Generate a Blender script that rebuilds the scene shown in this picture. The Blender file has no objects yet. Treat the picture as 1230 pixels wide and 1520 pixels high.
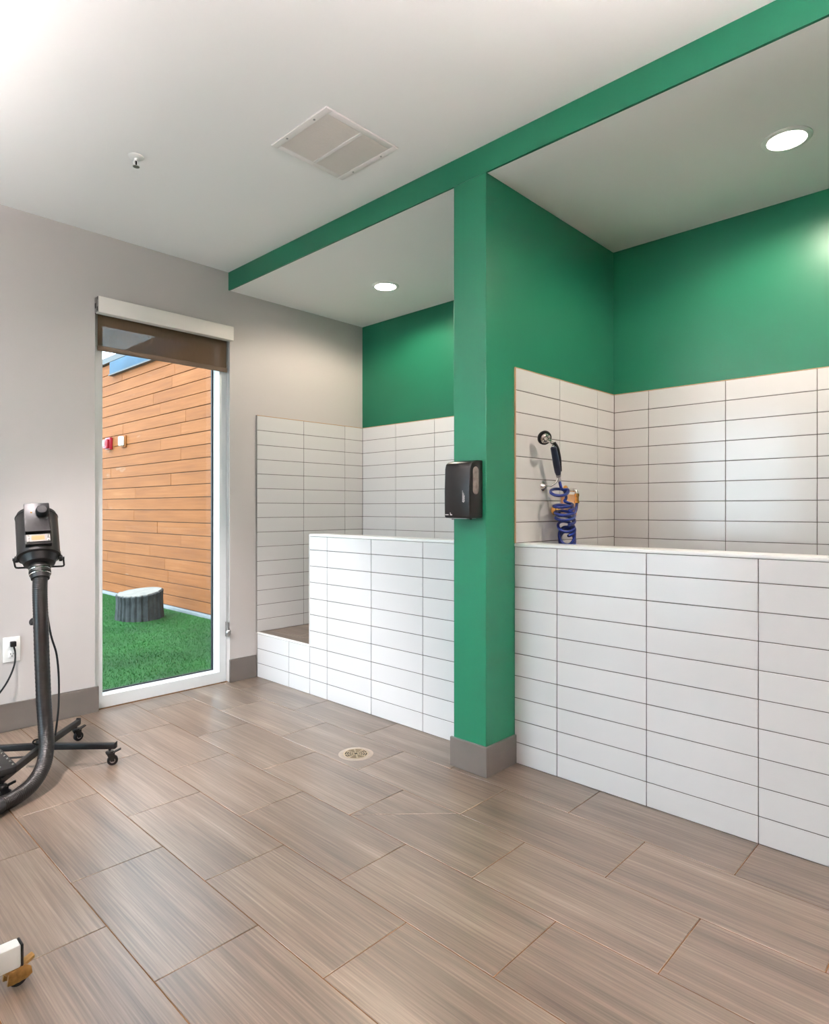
import bpy, bmesh, math, random
from mathutils import Vector, Matrix
random.seed(7)
S = bpy.context.scene
C = S.collection
PI = math.pi

# ------------------------------------------------------------------ camera
F_PX = 936.54
cam_d = bpy.data.cameras.new('camera')
cam_d.sensor_width = 36.0; cam_d.sensor_height = 36.0
cam_d.lens = F_PX / 1520.0 * 36.0
cam_d.shift_y = -5.0 / 1520.0
cam_d.clip_start = 0.02
cam = bpy.data.objects.new('camera', cam_d); C.objects.link(cam)
cam.location = (0, 0, 1.2)
FWD = Vector((0.72295689, 0.69089314, 0))
cam.rotation_euler = FWD.to_track_quat('-Z', 'Y').to_euler()
S.camera = cam

# ------------------------------------------------------------------ world, exposure
w = bpy.data.worlds.new('sky'); S.world = w; w.use_nodes = True
bg = w.node_tree.nodes['Background']
SKY = (0.66, 0.86, 1.0)
bg.inputs[0].default_value = (*SKY, 1)
bg.inputs[1].default_value = 4.3
S.view_settings.view_transform = 'Standard'
S.view_settings.look = 'None'
S.view_settings.gamma = 1.0
S.view_settings.use_curve_mapping = False
S.view_settings.exposure = 1.22

def portal(name, loc, rot, sx, sy):
    l = bpy.data.lights.new(name, 'AREA'); l.shape = 'RECTANGLE'; l.size = sx; l.size_y = sy
    l.cycles.is_portal = True
    o = bpy.data.objects.new(name, l); C.objects.link(o); o.location = loc; o.rotation_euler = rot
# daylight enters through the window and through an added glazed door
portal('window_daylight', (1.83, 4.14, 1.2), (-PI/2, 0, 0), 0.80, 2.3)
portal('added_door_daylight', (-1.49, 2.8, 1.22), (0, -PI/2, 0), 2.4, 1.8)

# lamp strengths (the lamps themselves are built further down)
STALL_W = 41.0          # near stall
STALL_FAR_W = 33.0
ADDED_UP_E = 330.0
ADDED_SPOT_W = 190.0           # unseen recessed spot, added to brighten the far floor      # added indirect pendants: strip facing the ceiling
ADDED_DOWN_E = 1.0         # their opal underside
WARM = (1.0, 0.85, 0.71)
SOFT = (1.0, 0.905, 0.92)

# ------------------------------------------------------------------ materials
def lin(c):
    c /= 255.0
    return c/12.92 if c <= 0.04045 else ((c+0.055)/1.055)**2.4
def rgb(r, g, b): return (lin(r), lin(g), lin(b), 1)

def mat(name, col, rough=0.5, metal=0.0, spec=0.5, noise=None, bump=None, coat=0.0, emit=None):
    """noise=(scale, amount) mottles the colour a little, bump=(scale, strength) gives fine relief"""
    m = bpy.data.materials.new(name); m.use_nodes = True
    nt = m.node_tree; b = nt.nodes['Principled BSDF']
    b.inputs['Base Color'].default_value = col
    b.inputs['Roughness'].default_value = rough
    b.inputs['Metallic'].default_value = metal
    b.inputs['Specular IOR Level'].default_value = spec
    b.inputs['Coat Weight'].default_value = coat
    tc = None
    if noise or bump:
        tc = nt.nodes.new('ShaderNodeTexCoord')
    if noise:
        n = nt.nodes.new('ShaderNodeTexNoise'); n.inputs['Scale'].default_value = noise[0]; n.inputs['Detail'].default_value = 4
        nt.links.new(tc.outputs['Object'], n.inputs['Vector'])
        mx = nt.nodes.new('ShaderNodeMixRGB'); mx.blend_type = 'MULTIPLY'; mx.inputs[0].default_value = 1
        mx.inputs[1].default_value = col
        mr = nt.nodes.new('ShaderNodeMapRange'); mr.inputs[1].default_value = .3; mr.inputs[2].default_value = .7
        mr.inputs[3].default_value = 1-noise[1]; mr.inputs[4].default_value = 1+noise[1]*.4
        nt.links.new(n.outputs[0], mr.inputs[0]); nt.links.new(mr.outputs[0], mx.inputs[2])
        nt.links.new(mx.outputs[0], b.inputs['Base Color'])
    if bump:
        n2 = nt.nodes.new('ShaderNodeTexNoise'); n2.inputs['Scale'].default_value = bump[0]; n2.inputs['Detail'].default_value = 3
        nt.links.new(tc.outputs['Object'], n2.inputs['Vector'])
        bp = nt.nodes.new('ShaderNodeBump'); bp.inputs['Strength'].default_value = bump[1]; bp.inputs['Distance'].default_value = .002
        nt.links.new(n2.outputs[0], bp.inputs['Height']); nt.links.new(bp.outputs[0], b.inputs['Normal'])
    if emit:
        b.inputs['Emission Color'].default_value = (*emit[0], 1); b.inputs['Emission Strength'].default_value = emit[1]
    return m

M = {}
M['ceiling'] = mat('ceiling_paint', rgb(244, 242, 239), .9, spec=.15, bump=(180, .05))
M['grey_wall'] = mat('grey_wall_paint', rgb(190, 185, 181), .62, spec=.3, bump=(220, .08))
M['green'] = mat('green_wall_paint', rgb(28, 100, 74), .36, spec=.28, bump=(220, .06))
M['grout'] = mat('grey_grout', rgb(106, 99, 94), .9, spec=.1, noise=(60, .15))
M['floor_grout'] = mat('brown_floor_grout', rgb(104, 76, 50), .9, spec=.1, noise=(30, .2))
M['base'] = mat('taupe_base_tile', rgb(97, 91, 85), .5, noise=(8, .08))
M['cap'] = mat('white_cap_tile', rgb(238, 236, 232), .3)
M['edge_tan'] = mat('tan_tile_edge', rgb(188, 150, 112), .7)
M['edge_grey'] = mat('grey_metal_edge', rgb(150, 146, 140), .4, metal=.6)
M['frame'] = mat('white_window_frame', rgb(226, 230, 230), .38)
M['gasket'] = mat('black_gasket', rgb(22, 28, 36), .5)
M['white_plastic'] = mat('white_plastic', rgb(238, 236, 231), .4)
M['cassette'] = mat('shade_cassette_white', rgb(228, 222, 214), .45)
M['dark_plastic'] = mat('dark_plastic', rgb(16, 15, 14), .4, spec=.3)
M['black'] = mat('black_metal', rgb(11, 10, 10), .38, spec=.3)
M['black_gloss'] = mat('black_gloss_plastic', rgb(13, 10, 9), .3, spec=.28)
M['hose'] = mat('black_ribbed_hose', rgb(14, 9, 8), .36, spec=.4)
M['hose_end'] = mat('dark_grey_hose_end', rgb(40, 40, 42), .45, spec=.3)
M['chrome'] = mat('chrome', rgb(225, 222, 218), .12, metal=1)
M['steel'] = mat('brushed_steel', rgb(170, 168, 165), .35, metal=1)
M['brass'] = mat('brass', rgb(214, 160, 84), .2, metal=1)
M['glow_copper'] = mat('tile_glow_orange', rgb(238, 190, 140), .3, metal=1)  # metal colour for the orange glow behind the blue hose
M['old_brass'] = mat('tarnished_brass', rgb(176, 138, 82), .35, metal=1, noise=(60, .35))
M['blue_hose'] = mat('blue_coil_hose', rgb(9, 30, 98), .28, spec=.45)
M['navy'] = mat('navy_grip', rgb(14, 18, 38), .4, spec=.35)
M['rubber'] = mat('black_rubber', rgb(12, 12, 12), .6, spec=.3)
M['vent'] = mat('vent_white', rgb(232, 226, 222), .5)
M['vent_slat'] = mat('vent_louvre', rgb(232, 225, 218), .6)
M['vent_dark'] = mat('vent_back', rgb(236, 230, 224), .9)
M['drain_ring'] = mat('beige_drain_surround', rgb(150, 137, 124), .6, noise=(40, .1))
M['drain'] = mat('drain_nickel', rgb(170, 150, 120), .35, metal=.8)
M['drain_dark'] = mat('drain_pit', rgb(40, 32, 26), .9)
M['red'] = mat('red_plastic', rgb(150, 18, 38), .35)
M['stump_bark'] = mat('grey_bark', rgb(58, 58, 58), .9, noise=(14, .6), bump=(40, .8))
M['stump_top'] = mat('pale_sawn_wood', rgb(138, 130, 122), .8, noise=(10, .2))
M['coping'] = mat('dark_coping_metal', rgb(52, 52, 54), .5)
M['kerb'] = mat('pale_concrete_kerb', rgb(132, 134, 136), .9, noise=(6, .1))
M['paving'] = mat('pale_paving', rgb(190, 188, 182), .9, noise=(3, .15))
M['blue_glass'] = mat('blue_reflective_glass', rgb(33, 72, 98), .5, spec=.1, noise=(3, .25))
M['white_metal'] = mat('white_powder_coat', rgb(232, 230, 226), .4)
M['deck'] = mat('grey_deck', rgb(150, 150, 150), .6)
M['print'] = mat('white_print', rgb(205, 195, 195), .6)
M['label_silver'] = mat('silver_label', rgb(110, 106, 102), .4, metal=.3)
M['label_orange'] = mat('orange_label', rgb(150, 96, 38), .5)
M['plate_clear'] = mat('smoky_window', rgb(128, 118, 112), .15, noise=(40, .4))
M['lens_lit'] = mat('lit_led_lens', (1, .95, .88, 1), .5, emit=((1.0, .93, .82), 14.0))
M['added_up'] = mat('added_up_strip', (1, .95, .88, 1), .5, emit=(SOFT, ADDED_UP_E))  # upward glow of the added pendants
M['added_down'] = mat('added_opal_underside', (1, .95, .88, 1), .5, emit=(SOFT, ADDED_DOWN_E))  # weak downward glow of the added pendants
M['door_wood'] = mat('door_veneer', rgb(150, 140, 130), .5, noise=(4, .15))

def tile_mat():
    m = mat('white_glazed_tile', rgb(213, 211, 209), .16, spec=.5)
    nt = m.node_tree; b = nt.nodes['Principled BSDF']
    oi = nt.nodes.new('ShaderNodeObjectInfo'); tc = nt.nodes.new('ShaderNodeTexCoord')
    add = nt.nodes.new('ShaderNodeVectorMath'); add.operation = 'ADD'
    sc = nt.nodes.new('ShaderNodeMath'); sc.operation = 'MULTIPLY'; sc.inputs[1].default_value = 37
    nt.links.new(oi.outputs['Random'], sc.inputs[0]); nt.links.new(tc.outputs['Object'], add.inputs[0]); nt.links.new(sc.outputs[0], add.inputs[1])
    n = nt.nodes.new('ShaderNodeTexNoise'); n.inputs['Scale'].default_value = 9; n.inputs['Detail'].default_value = 1
    nt.links.new(add.outputs[0], n.inputs['Vector'])
    bp = nt.nodes.new('ShaderNodeBump'); bp.inputs['Strength'].default_value = .10; bp.inputs['Distance'].default_value = .01
    nt.links.new(n.outputs[0], bp.inputs['Height']); nt.links.new(bp.outputs[0], b.inputs['Normal'])
    hv = nt.nodes.new('ShaderNodeHueSaturation'); hv.inputs['Color'].default_value = rgb(213, 211, 209)
    mr = nt.nodes.new('ShaderNodeMapRange'); mr.inputs[3].default_value = .965; mr.inputs[4].default_value = 1.0
    nt.links.new(oi.outputs['Random'], mr.inputs[0]); nt.links.new(mr.outputs[0], hv.inputs['Value']); nt.links.new(hv.outputs[0], b.inputs['Base Color'])
    return m
M['tile'] = tile_mat()

def streak_mat(name, cols, rough, axis_scale, fine_scale, bump=.15, spec=.5, pos=(.3, .5, .62, .75), stain=False):
    m = bpy.data.materials.new(name); m.use_nodes = True
    nt = m.node_tree; b = nt.nodes['Principled BSDF']; L = nt.links.new
    b.inputs['Roughness'].default_value = rough; b.inputs['Specular IOR Level'].default_value = spec
    oi = nt.nodes.new('ShaderNodeObjectInfo'); tc = nt.nodes.new('ShaderNodeTexCoord')
    sc = nt.nodes.new('ShaderNodeMath'); sc.operation = 'MULTIPLY'; sc.inputs[1].default_value = 53
    L(oi.outputs['Random'], sc.inputs[0])
    add = nt.nodes.new('ShaderNodeVectorMath'); add.operation = 'ADD'
    L(tc.outputs['Object'], add.inputs[0]); L(sc.outputs[0], add.inputs[1])
    def nz(scale, detail, rg=.5):
        mp = nt.nodes.new('ShaderNodeMapping'); mp.inputs['Scale'].default_value = scale
        L(add.outputs[0], mp.inputs['Vector'])
        n = nt.nodes.new('ShaderNodeTexNoise'); n.inputs['Scale'].default_value = 1; n.inputs['Detail'].default_value = detail; n.inputs['Roughness'].default_value = rg
        L(mp.outputs[0], n.inputs['Vector']); return n
    n1 = nz(axis_scale, 4, .55); n2 = nz(fine_scale, 3, .6)
    mm = nt.nodes.new('ShaderNodeMix'); mm.inputs[0].default_value = .5
    L(n1.outputs[0], mm.inputs[2]); L(n2.outputs[0], mm.inputs[3])
    a2 = nt.nodes.new('ShaderNodeMath'); a2.operation = 'MULTIPLY_ADD'; a2.inputs[1].default_value = .035
    L(oi.outputs['Random'], a2.inputs[0]); 
    sub = nt.nodes.new('ShaderNodeMath'); sub.operation = 'SUBTRACT'; sub.inputs[1].default_value = .0175
    L(mm.outputs[0], sub.inputs[0]); L(sub.outputs[0], a2.inputs[2])
    cr = nt.nodes.new('ShaderNodeValToRGB')
    el = cr.color_ramp.elements
    while len(el) < len(cols): el.new(.5)
    for e, c, p in zip(el, cols, pos): e.position = p; e.color = c
    L(a2.outputs[0], cr.inputs[0])
    out = cr.outputs[0]
    if stain:
        n3 = nz((1.2, 1.2, 5), 5, .6)
        mr = nt.nodes.new('ShaderNodeMapRange'); mr.inputs[1].default_value = .66; mr.inputs[2].default_value = .78; mr.inputs[4].default_value = .6
        L(n3.outputs[0], mr.inputs[0])
        mx = nt.nodes.new('ShaderNodeMixRGB'); mx.inputs[2].default_value = rgb(172, 150, 132)
        L(mr.outputs[0], mx.inputs[0]); L(out, mx.inputs[1]); out = mx.outputs[0]
    L(out, b.inputs['Base Color'])
    bp = nt.nodes.new('ShaderNodeBump'); bp.inputs['Strength'].default_value = bump; bp.inputs['Distance'].default_value = .002
    L(n2.outputs[0], bp.inputs['Height']); L(bp.outputs[0], b.inputs['Normal'])
    return m
M['floor'] = streak_mat('wood_look_floor_tile', [rgb(66, 54, 45), rgb(108, 93, 80), rgb(131, 115, 101), rgb(172, 156, 140)], .34, (13, .9, 13), (170, 2.6, 170), bump=.10, spec=1.0)
M['siding'] = streak_mat('orange_siding', [rgb(124, 70, 33), rgb(140, 82, 40), rgb(148, 89, 47), rgb(160, 107, 66)], .7, (4, .8, 6), (20, 1.5, 40), bump=.1, spec=.2, stain=True)
M['turf'] = mat('green_turf', rgb(32, 80, 27), .8, spec=.2, noise=(2.2, .35))
M['blade'] = mat('turf_blade', rgb(36, 96, 30), .6, spec=.3, noise=(1.7, .35))

def glass_mat(name, tint, rough=.0, refl=.5):
    m = bpy.data.materials.new(name); m.use_nodes = True; nt = m.node_tree; nt.nodes.clear(); L = nt.links.new
    o = nt.nodes.new('ShaderNodeOutputMaterial'); t = nt.nodes.new('ShaderNodeBsdfTransparent'); t.inputs[0].default_value = (*tint, 1)
    g = nt.nodes.new('ShaderNodeBsdfGlossy'); g.inputs['Roughness'].default_value = rough
    fr = nt.nodes.new('ShaderNodeFresnel'); fr.inputs[0].default_value = 1.45
    sc = nt.nodes.new('ShaderNodeMath'); sc.operation = 'MULTIPLY'; sc.inputs[1].default_value = refl; L(fr.outputs[0], sc.inputs[0])
    mx = nt.nodes.new('ShaderNodeMixShader'); L(sc.outputs[0], mx.inputs[0]); L(t.outputs[0], mx.inputs[1]); L(g.outputs[0], mx.inputs[2]); L(mx.outputs[0], o.inputs[0])
    return m
M['tinted'] = glass_mat('tinted_window_glass', (.88, .88, .87))
M['clear'] = glass_mat('clear_door_glass', (.97, .98, .98))
def shade_mat():
    m = bpy.data.materials.new('brown_mesh_shade'); m.use_nodes = True; nt = m.node_tree; nt.nodes.clear(); L = nt.links.new
    o = nt.nodes.new('ShaderNodeOutputMaterial'); t = nt.nodes.new('ShaderNodeBsdfTransparent')
    d = nt.nodes.new('ShaderNodeBsdfDiffuse'); d.inputs[0].default_value = rgb(96, 80, 64)
    mx = nt.nodes.new('ShaderNodeMixShader')
    tc = nt.nodes.new('ShaderNodeTexCoord'); n = nt.nodes.new('ShaderNodeTexNoise'); n.inputs['Scale'].default_value = 1
    mp = nt.nodes.new('ShaderNodeMapping'); mp.inputs['Scale'].default_value = (120, 120, 14); L(tc.outputs['Object'], mp.inputs[0]); L(mp.outputs[0], n.inputs['Vector'])
    mr = nt.nodes.new('ShaderNodeMapRange'); mr.inputs[3].default_value = .78; mr.inputs[4].default_value = .90; L(n.outputs[0], mr.inputs[0])
    L(mr.outputs[0], mx.inputs[0]); L(t.outputs[0], mx.inputs[1]); L(d.outputs[0], mx.inputs[2]); L(mx.outputs[0], o.inputs[0])
    return m
M['shade'] = shade_mat()
M['hem'] = mat('brown_shade_hem', rgb(92, 76, 60), .8)

# ------------------------------------------------------------------ mesh helpers
WORLD = {}
def link(o, parent, wl):
    C.objects.link(o)
    WORLD[o.name] = Vector(wl)
    if parent is not None:
        o.parent = parent
        o.location = Vector(wl) - WORLD[parent.name]
    else:
        o.location = wl
    return o

class MB:
    def __init__(s): s.v = []; s.f = []
    def box(s, x0, x1, y0, y1, z0, z1):
        n = len(s.v)
        s.v += [(x0,y0,z0),(x1,y0,z0),(x1,y1,z0),(x0,y1,z0),(x0,y0,z1),(x1,y0,z1),(x1,y1,z1),(x0,y1,z1)]
        s.f += [tuple(n+i for i in q) for q in ((0,3,2,1),(4,5,6,7),(0,1,5,4),(1,2,6,5),(2,3,7,6),(3,0,4,7))]
        return s
    def prism(s, poly, z0, z1):
        n = len(s.v); k = len(poly)
        s.v += [(x,y,z0) for x,y in poly] + [(x,y,z1) for x,y in poly]
        s.f += [tuple(n+i for i in reversed(range(k))), tuple(n+k+i for i in range(k))]
        s.f += [(n+i, n+(i+1)%k, n+k+(i+1)%k, n+k+i) for i in range(k)]
        return s
    def rings(s, rings, cap=True, close=False):
        n = len(s.v); k = len(rings[0])
        for r in rings: s.v += [tuple(p) for p in r]
        m = len(rings)
        for a in range(m if close else m-1):
            b = (a+1) % m
            for i in range(k):
                j = (i+1) % k
                s.f.append((n+a*k+i, n+a*k+j, n+b*k+j, n+b*k+i))
        if cap and not close:
            s.f.append(tuple(n+i for i in reversed(range(k)))); s.f.append(tuple(n+(m-1)*k+i for i in range(k)))
        return s
    def lathe(s, prof, origin, axis=(0,0,1), n=24, cap=True):
        """prof: [(radius, distance along axis)]"""
        ax = Vector(axis).normalized(); o = Vector(origin)
        u = ax.orthogonal().normalized(); v = ax.cross(u)
        rs = [[o + ax*h + (u*math.cos(2*PI*i/n) + v*math.sin(2*PI*i/n))*max(r, 1e-4) for i in range(n)] for r, h in prof]
        return s.rings(rs, cap)
    def cyl(s, p0, p1, r0, r1=None, n=20):
        p0 = Vector(p0); p1 = Vector(p1); r1 = r0 if r1 is None else r1
        return s.lathe([(r0,0),(r1,(p1-p0).length)], p0, p1-p0, n)
    def torus(s, c, axis, R, r, n=32, k=10):
        ax = Vector(axis).normalized(); u = ax.orthogonal().normalized(); v = ax.cross(u); c = Vector(c)
        rs = []
        for i in range(n):
            a = 2*PI*i/n; d = u*math.cos(a)+v*math.sin(a)
            rs.append([c + d*(R + r*math.cos(2*PI*j/k)) + ax*(r*math.sin(2*PI*j/k)) for j in range(k)])
        return s.rings(rs, close=True)
    def tube(s, pts, r, n=10, rf=None):
        pts = [Vector(p) for p in pts]; m = len(pts)
        t = [(pts[min(i+1,m-1)]-pts[max(i-1,0)]).normalized() for i in range(m)]
        u = t[0].orthogonal().normalized(); rs = []
        for i in range(m):
            u = (u - t[i]*u.dot(t[i])).normalized(); v = t[i].cross(u)
            rr = rf(i) if rf else r
            rs.append([pts[i] + (u*math.cos(2*PI*j/n)+v*math.sin(2*PI*j/n))*rr for j in range(n)])
        return s.rings(rs)
    def mesh(s, name, off, bevel=0, seg=2, smooth=True):
        me = bpy.data.meshes.new(name)
        me.from_pydata([(x-off[0], y-off[1], z-off[2]) for x,y,z in s.v], [], s.f)
        bm = bmesh.new(); bm.from_mesh(me)
        bmesh.ops.recalc_face_normals(bm, faces=bm.faces)
        if bevel:
            es = [e for e in bm.edges if len(e.link_faces) == 2 and e.calc_face_angle(0) > .6]
            bmesh.ops.bevel(bm, geom=es, offset=bevel, segments=seg, affect='EDGES', profile=.5, clamp_overlap=True)
        bm.to_mesh(me); bm.free()
        if smooth:
            for p in me.polygons: p.use_smooth = True
            me.set_sharp_from_angle(angle=math.radians(38))
        return me
    def build(s, name, m, parent=None, bevel=0, seg=2, smooth=True, base=False):
        xs, ys, zs = zip(*s.v)
        c = ((min(xs)+max(xs))/2, (min(ys)+max(ys))/2, min(zs) if base else (min(zs)+max(zs))/2)
        me = s.mesh(name, c, bevel, seg, smooth)
        me.materials.append(M[m] if isinstance(m, str) else m)
        return link(bpy.data.objects.new(name, me), parent, c)

def spline(pts, k=8):
    """Catmull-Rom through pts"""
    P = [Vector(p) for p in pts]; P = [P[0]*2-P[1]] + P + [P[-1]*2-P[-2]]; out = []
    for i in range(1, len(P)-2):
        for j in range(k):
            t = j/k; a, b, c, d = P[i-1], P[i], P[i+1], P[i+2]
            out.append(.5*((2*b)+(c-a)*t+(2*a-5*b+4*c-d)*t*t+(3*b-a-3*c+d)*t**3))
    out.append(P[-2]); return out

def tag(o, label=None, cat=None, group=None, kind=None):
    if label: o['label'] = label
    if cat: o['category'] = cat
    if group: o['group'] = group
    if kind: o['kind'] = kind
    return o
def thing(name, loc, label, cat, group=None):
    o = bpy.data.objects.new(name, None); o.empty_display_size = .05
    link(o, None, loc)
    return tag(o, label, cat, group)
def struct(name, mb, m, label, cat, **k):
    return tag(mb.build(name, m, None, **k), label, cat, kind='structure')

# shared tile meshes ------------------------------------------------
TILE_CACHE = {}
def tile_piece(name, m, key, lo, hi, parent, bevel=.0012):
    """an axis-aligned tile between corners lo and hi; alike sizes share one mesh"""
    d = tuple(round(b-a, 4) for a, b in zip(lo, hi)); k = (key, d)
    if k not in TILE_CACHE:
        mb = MB().box(-d[0]/2, d[0]/2, -d[1]/2, d[1]/2, -d[2]/2, d[2]/2)
        me = mb.mesh(name, (0,0,0), bevel, 1); me.materials.append(M[m]); TILE_CACHE[k] = me
    return link(bpy.data.objects.new(name, TILE_CACHE[k]), parent, [(a+b)/2 for a, b in zip(lo, hi)])

PZ = .1044; G = .0034
def spans(a, b, joints):
    """cut [a,b] at the joints"""
    js = [a] + sorted(j for j in joints if a+.012 < j < b-.012) + [b]
    return list(zip(js[:-1], js[1:]))
def tile_field(parent, plane, face, depth, a0, a1, z0, z1, ajoints, zjoints, skip=None):
    """tiles on the plane x=face ('x') or y=face ('y'); depth is signed, from the face back into the wall"""
    for za, zb in spans(z0, z1, zjoints):
        for aa, ab in spans(a0, a1, ajoints):
            if skip and skip(aa, ab, za, zb): continue
            g = G/2
            A0, A1, Z0, Z1 = aa+g, ab-g, za+g, zb-g
            f0, f1 = sorted((face, face+depth))
            if plane == 'x': tile_piece('wall_tile', 'tile', 'wx', (f0, A0, Z0), (f1, A1, Z1), parent)
            else: tile_piece('wall_tile', 'tile', 'wy', (A0, f0, Z0), (A1, f1, Z1), parent)
    f0, f1 = sorted((face+depth*.25, face+depth))
    mb = MB()
    return mb, f0, f1

# ------------------------------------------------------------------ dimensions
YB = 3.938          # grey back wall
YBT = 3.925         # its tile face
XF = 2.482          # half wall tile face
XC = 2.262          # column and header face
XB = 3.485          # stall back tile face
XBP = 3.494         # stall back paint
YR = 1.719; YL = 1.908   # the two faces of the green partition
YRT = 1.711         # tile face on the right stall's side of it
ZC = 2.83; ZS = 2.707    # room ceiling, stall ceiling
XL = -1.42; YN = -2.0    # left wall, near wall
ZT = 1.866          # top of wall tile
ZP = .318           # raised stall floor
WX0, WX1, WZ1 = 1.391, 2.273, 2.40   # window opening

# ------------------------------------------------------------------ floor
floor = struct('floor', MB().box(XL-.1, 2.60, YN-.1, 4.0, -.12, -.0018), 'floor_grout', 'wood-look tiled floor with brown grout lines', 'floor')
xs = [1.915 + .3035*k for k in range(-12, 3)]
rows = [(a, b) for a, b in zip(xs[:-1], xs[1:])]
rows = [(max(a, XL), min(b, XF+.012)) for a, b in rows if b > XL] + [(xs[-1], XF+.012)] if xs[-1] < XF else rows
rows = [(a, min(b, XF+.012)) for a, b in rows if a < XF]
DIAG = None
for a, b in rows:
    ri = round(((a if a > XL+.001 else b-.3035) - 1.915)/.3035)
    y0 = .971 if ri % 2 == 1 or ri % 2 == -1 else .671
    y0 = .671 if (ri % 2) else .971
    # rows starting at 1.308 and 1.915 carry joints at .971; the row starting at 1.6115 at .671
    for ya, yb in spans(YN, YB+.02, [y0 + .6115*k for k in range(-6, 7)]):
        g = .0017
        if abs(a-1.6115) < .01 and abs(ya-1.2825) < .02:
            # the tile that is cut on the diagonal where the floor falls towards the drain
            A, B = (a+g, yb-g), (b-g, yb-g-.3)
            for poly in ([(a+g+.003, yb-g), (b-g, yb-g), (b-g, yb-.3+.004)], [(a+g, ya+g), (b-g, ya+g), (b-g, yb-.3), (a+g, yb-.004)]):
                MB().prism(poly, -.009, 0).build('floor_tile', 'floor', floor, bevel=.0012, seg=1)
            continue
        tile_piece('floor_tile', 'floor', 'f', (a+g, ya+g, -.009), (b-g, yb-g, 0), floor)

# ------------------------------------------------------------------ room shell
mb = MB()
mb.box(XL-.15, WX0, YB, YB+.16, 0, ZC); mb.box(WX1, XBP+.12, YB, YB+.16, 0, ZC); mb.box(WX0, WX1, YB, YB+.16, WZ1, ZC)
wall_back = struct('wall_back', mb, 'grey_wall', 'light grey painted wall around the tall window', 'wall', smooth=False)
# left wall with an unseen glazed door, added to let daylight in
DY0, DY1, DZ1 = 1.9, 3.7, 2.42
mb = MB()
mb.box(XL-.15, XL, YN-.15, DY0, 0, ZC); mb.box(XL-.15, XL, DY1, YB, 0, ZC); mb.box(XL-.15, XL, DY0, DY1, DZ1, ZC)
struct('wall_left', mb, 'grey_wall', 'grey wall with the added glazed patio door', 'wall', smooth=False)
struct('wall_near', MB().box(XL, XBP+.12, YN-.15, YN, 0, ZC), 'grey_wall', 'grey wall behind the viewer', 'wall', smooth=False)
struct('wall_stall_back', MB().box(XBP, XBP+.12, YN, YB, 0, ZC), 'green', 'green painted wall at the back of both washing stalls', 'wall', smooth=False)
wall_sb = bpy.data.objects['wall_stall_back']
wall_part = struct('wall_partition', MB().box(XC, XBP, YR, YL, 0, ZS), 'green', 'green painted column wall dividing the two stalls', 'wall', bevel=.002, seg=1)
struct('wall_right', MB().box(XC, XBP, YN, -.40, 0, ZS), 'green', 'green wall closing the near stall', 'wall', smooth=False)
struct('ceiling', MB().box(XL-.15, XBP+.12, YN-.15, YB+.16, ZC, ZC+.14), 'ceiling', 'white flat room ceiling', 'ceiling', smooth=False)
struct('ceiling_stall', MB().box(XC+.012, XBP, YN, YB, ZS, ZC), 'ceiling', 'lower white ceiling above the washing stalls', 'ceiling', smooth=False)
struct('trim_header', MB().box(XC, XC+.012, YN, YB, ZS, ZC), 'green', 'green painted header band along the lower ceiling', 'trim', smooth=False)

# baseboards
def baseboard(name, mb, label): return struct(name, mb, 'base', label, 'baseboard', bevel=.002, seg=1)
baseboard('baseboard_back', MB().box(XL, 1.409, YB-.012, YB, 0, .15), 'taupe tile baseboard left of the window')
baseboard('baseboard_corner', MB().box(2.266, 2.474, YB-.016, YB, 0, .156), 'short taupe tile baseboard between window and stall')
mb = MB(); mb.box(XC-.014, XC, YR-.014, YL+.012, 0, .135); mb.box(XC, XF-.001, YR-.014, YR, 0, .135)
baseboard('baseboard_column', mb, 'grey tile baseboard wrapped around the green column foot')
baseboard('baseboard_left', MB().box(XL, XL+.012, YN, DY0-.02, 0, .15), 'taupe tile baseboard on the left wall')

# ------------------------------------------------------------------ stalls
yj = [.671 + .41*k for k in range(-6, 10)]
zj = [.099 + PZ*k for k in range(0, 12)]
zjw = [1.031 + .1043*k for k in range(-9, 9)]
ZCAP = 1.021
def half_wall(name, y0, y1, label, step=None):
    mb = MB().box(XF+.008, XF+.115, y0, y1, 0, ZCAP)
    o = struct(name, mb, 'grout', label, 'wall', smooth=False)
    tile_field(o, 'x', XF, .008, y0, y1, 0, ZCAP, yj, zj)
    MB().box(XF+.0025, XF+.008, y0, y1, 0, ZCAP).build('grout_bed', 'grout', o, smooth=False)
    MB().box(XF-.003, XF+.122, y0-(0 if y0 > 2 else 0), y1+(.004 if y1 > 3 else 0), ZCAP, ZCAP+.015).build('cap', 'cap', o, bevel=.004)
    return o
hw_l = half_wall('wall_half_left', YL, 3.309, 'white tiled half wall of the far stall')
MB().box(XF-.002, XF+.122, 3.309, 3.313, ZP, ZCAP+.012).build('edge_trim', 'cap', hw_l)
hw_r = half_wall('wall_half_right', -.40, YR, 'white tiled half wall of the near stall')
# low kerb of the far stall's entry
curb = struct('wall_curb', MB().box(XF+.008, XF+.115, 3.309, YBT, 0, .308), 'grout', 'low tiled kerb at the entry of the far stall', 'wall', smooth=False)
tile_field(curb, 'x', XF, .008, 3.309, YBT, 0, .308, yj, zj)
MB().box(XF+.0025, XF+.008, 3.309, YBT, 0, .308).build('grout_bed', 'grout', curb, smooth=False)
MB().box(XF-.001, XF+.012, 3.309, YBT, .308, ZP+.002).build('edge_trim', 'cap', curb, bevel=.002)
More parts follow.
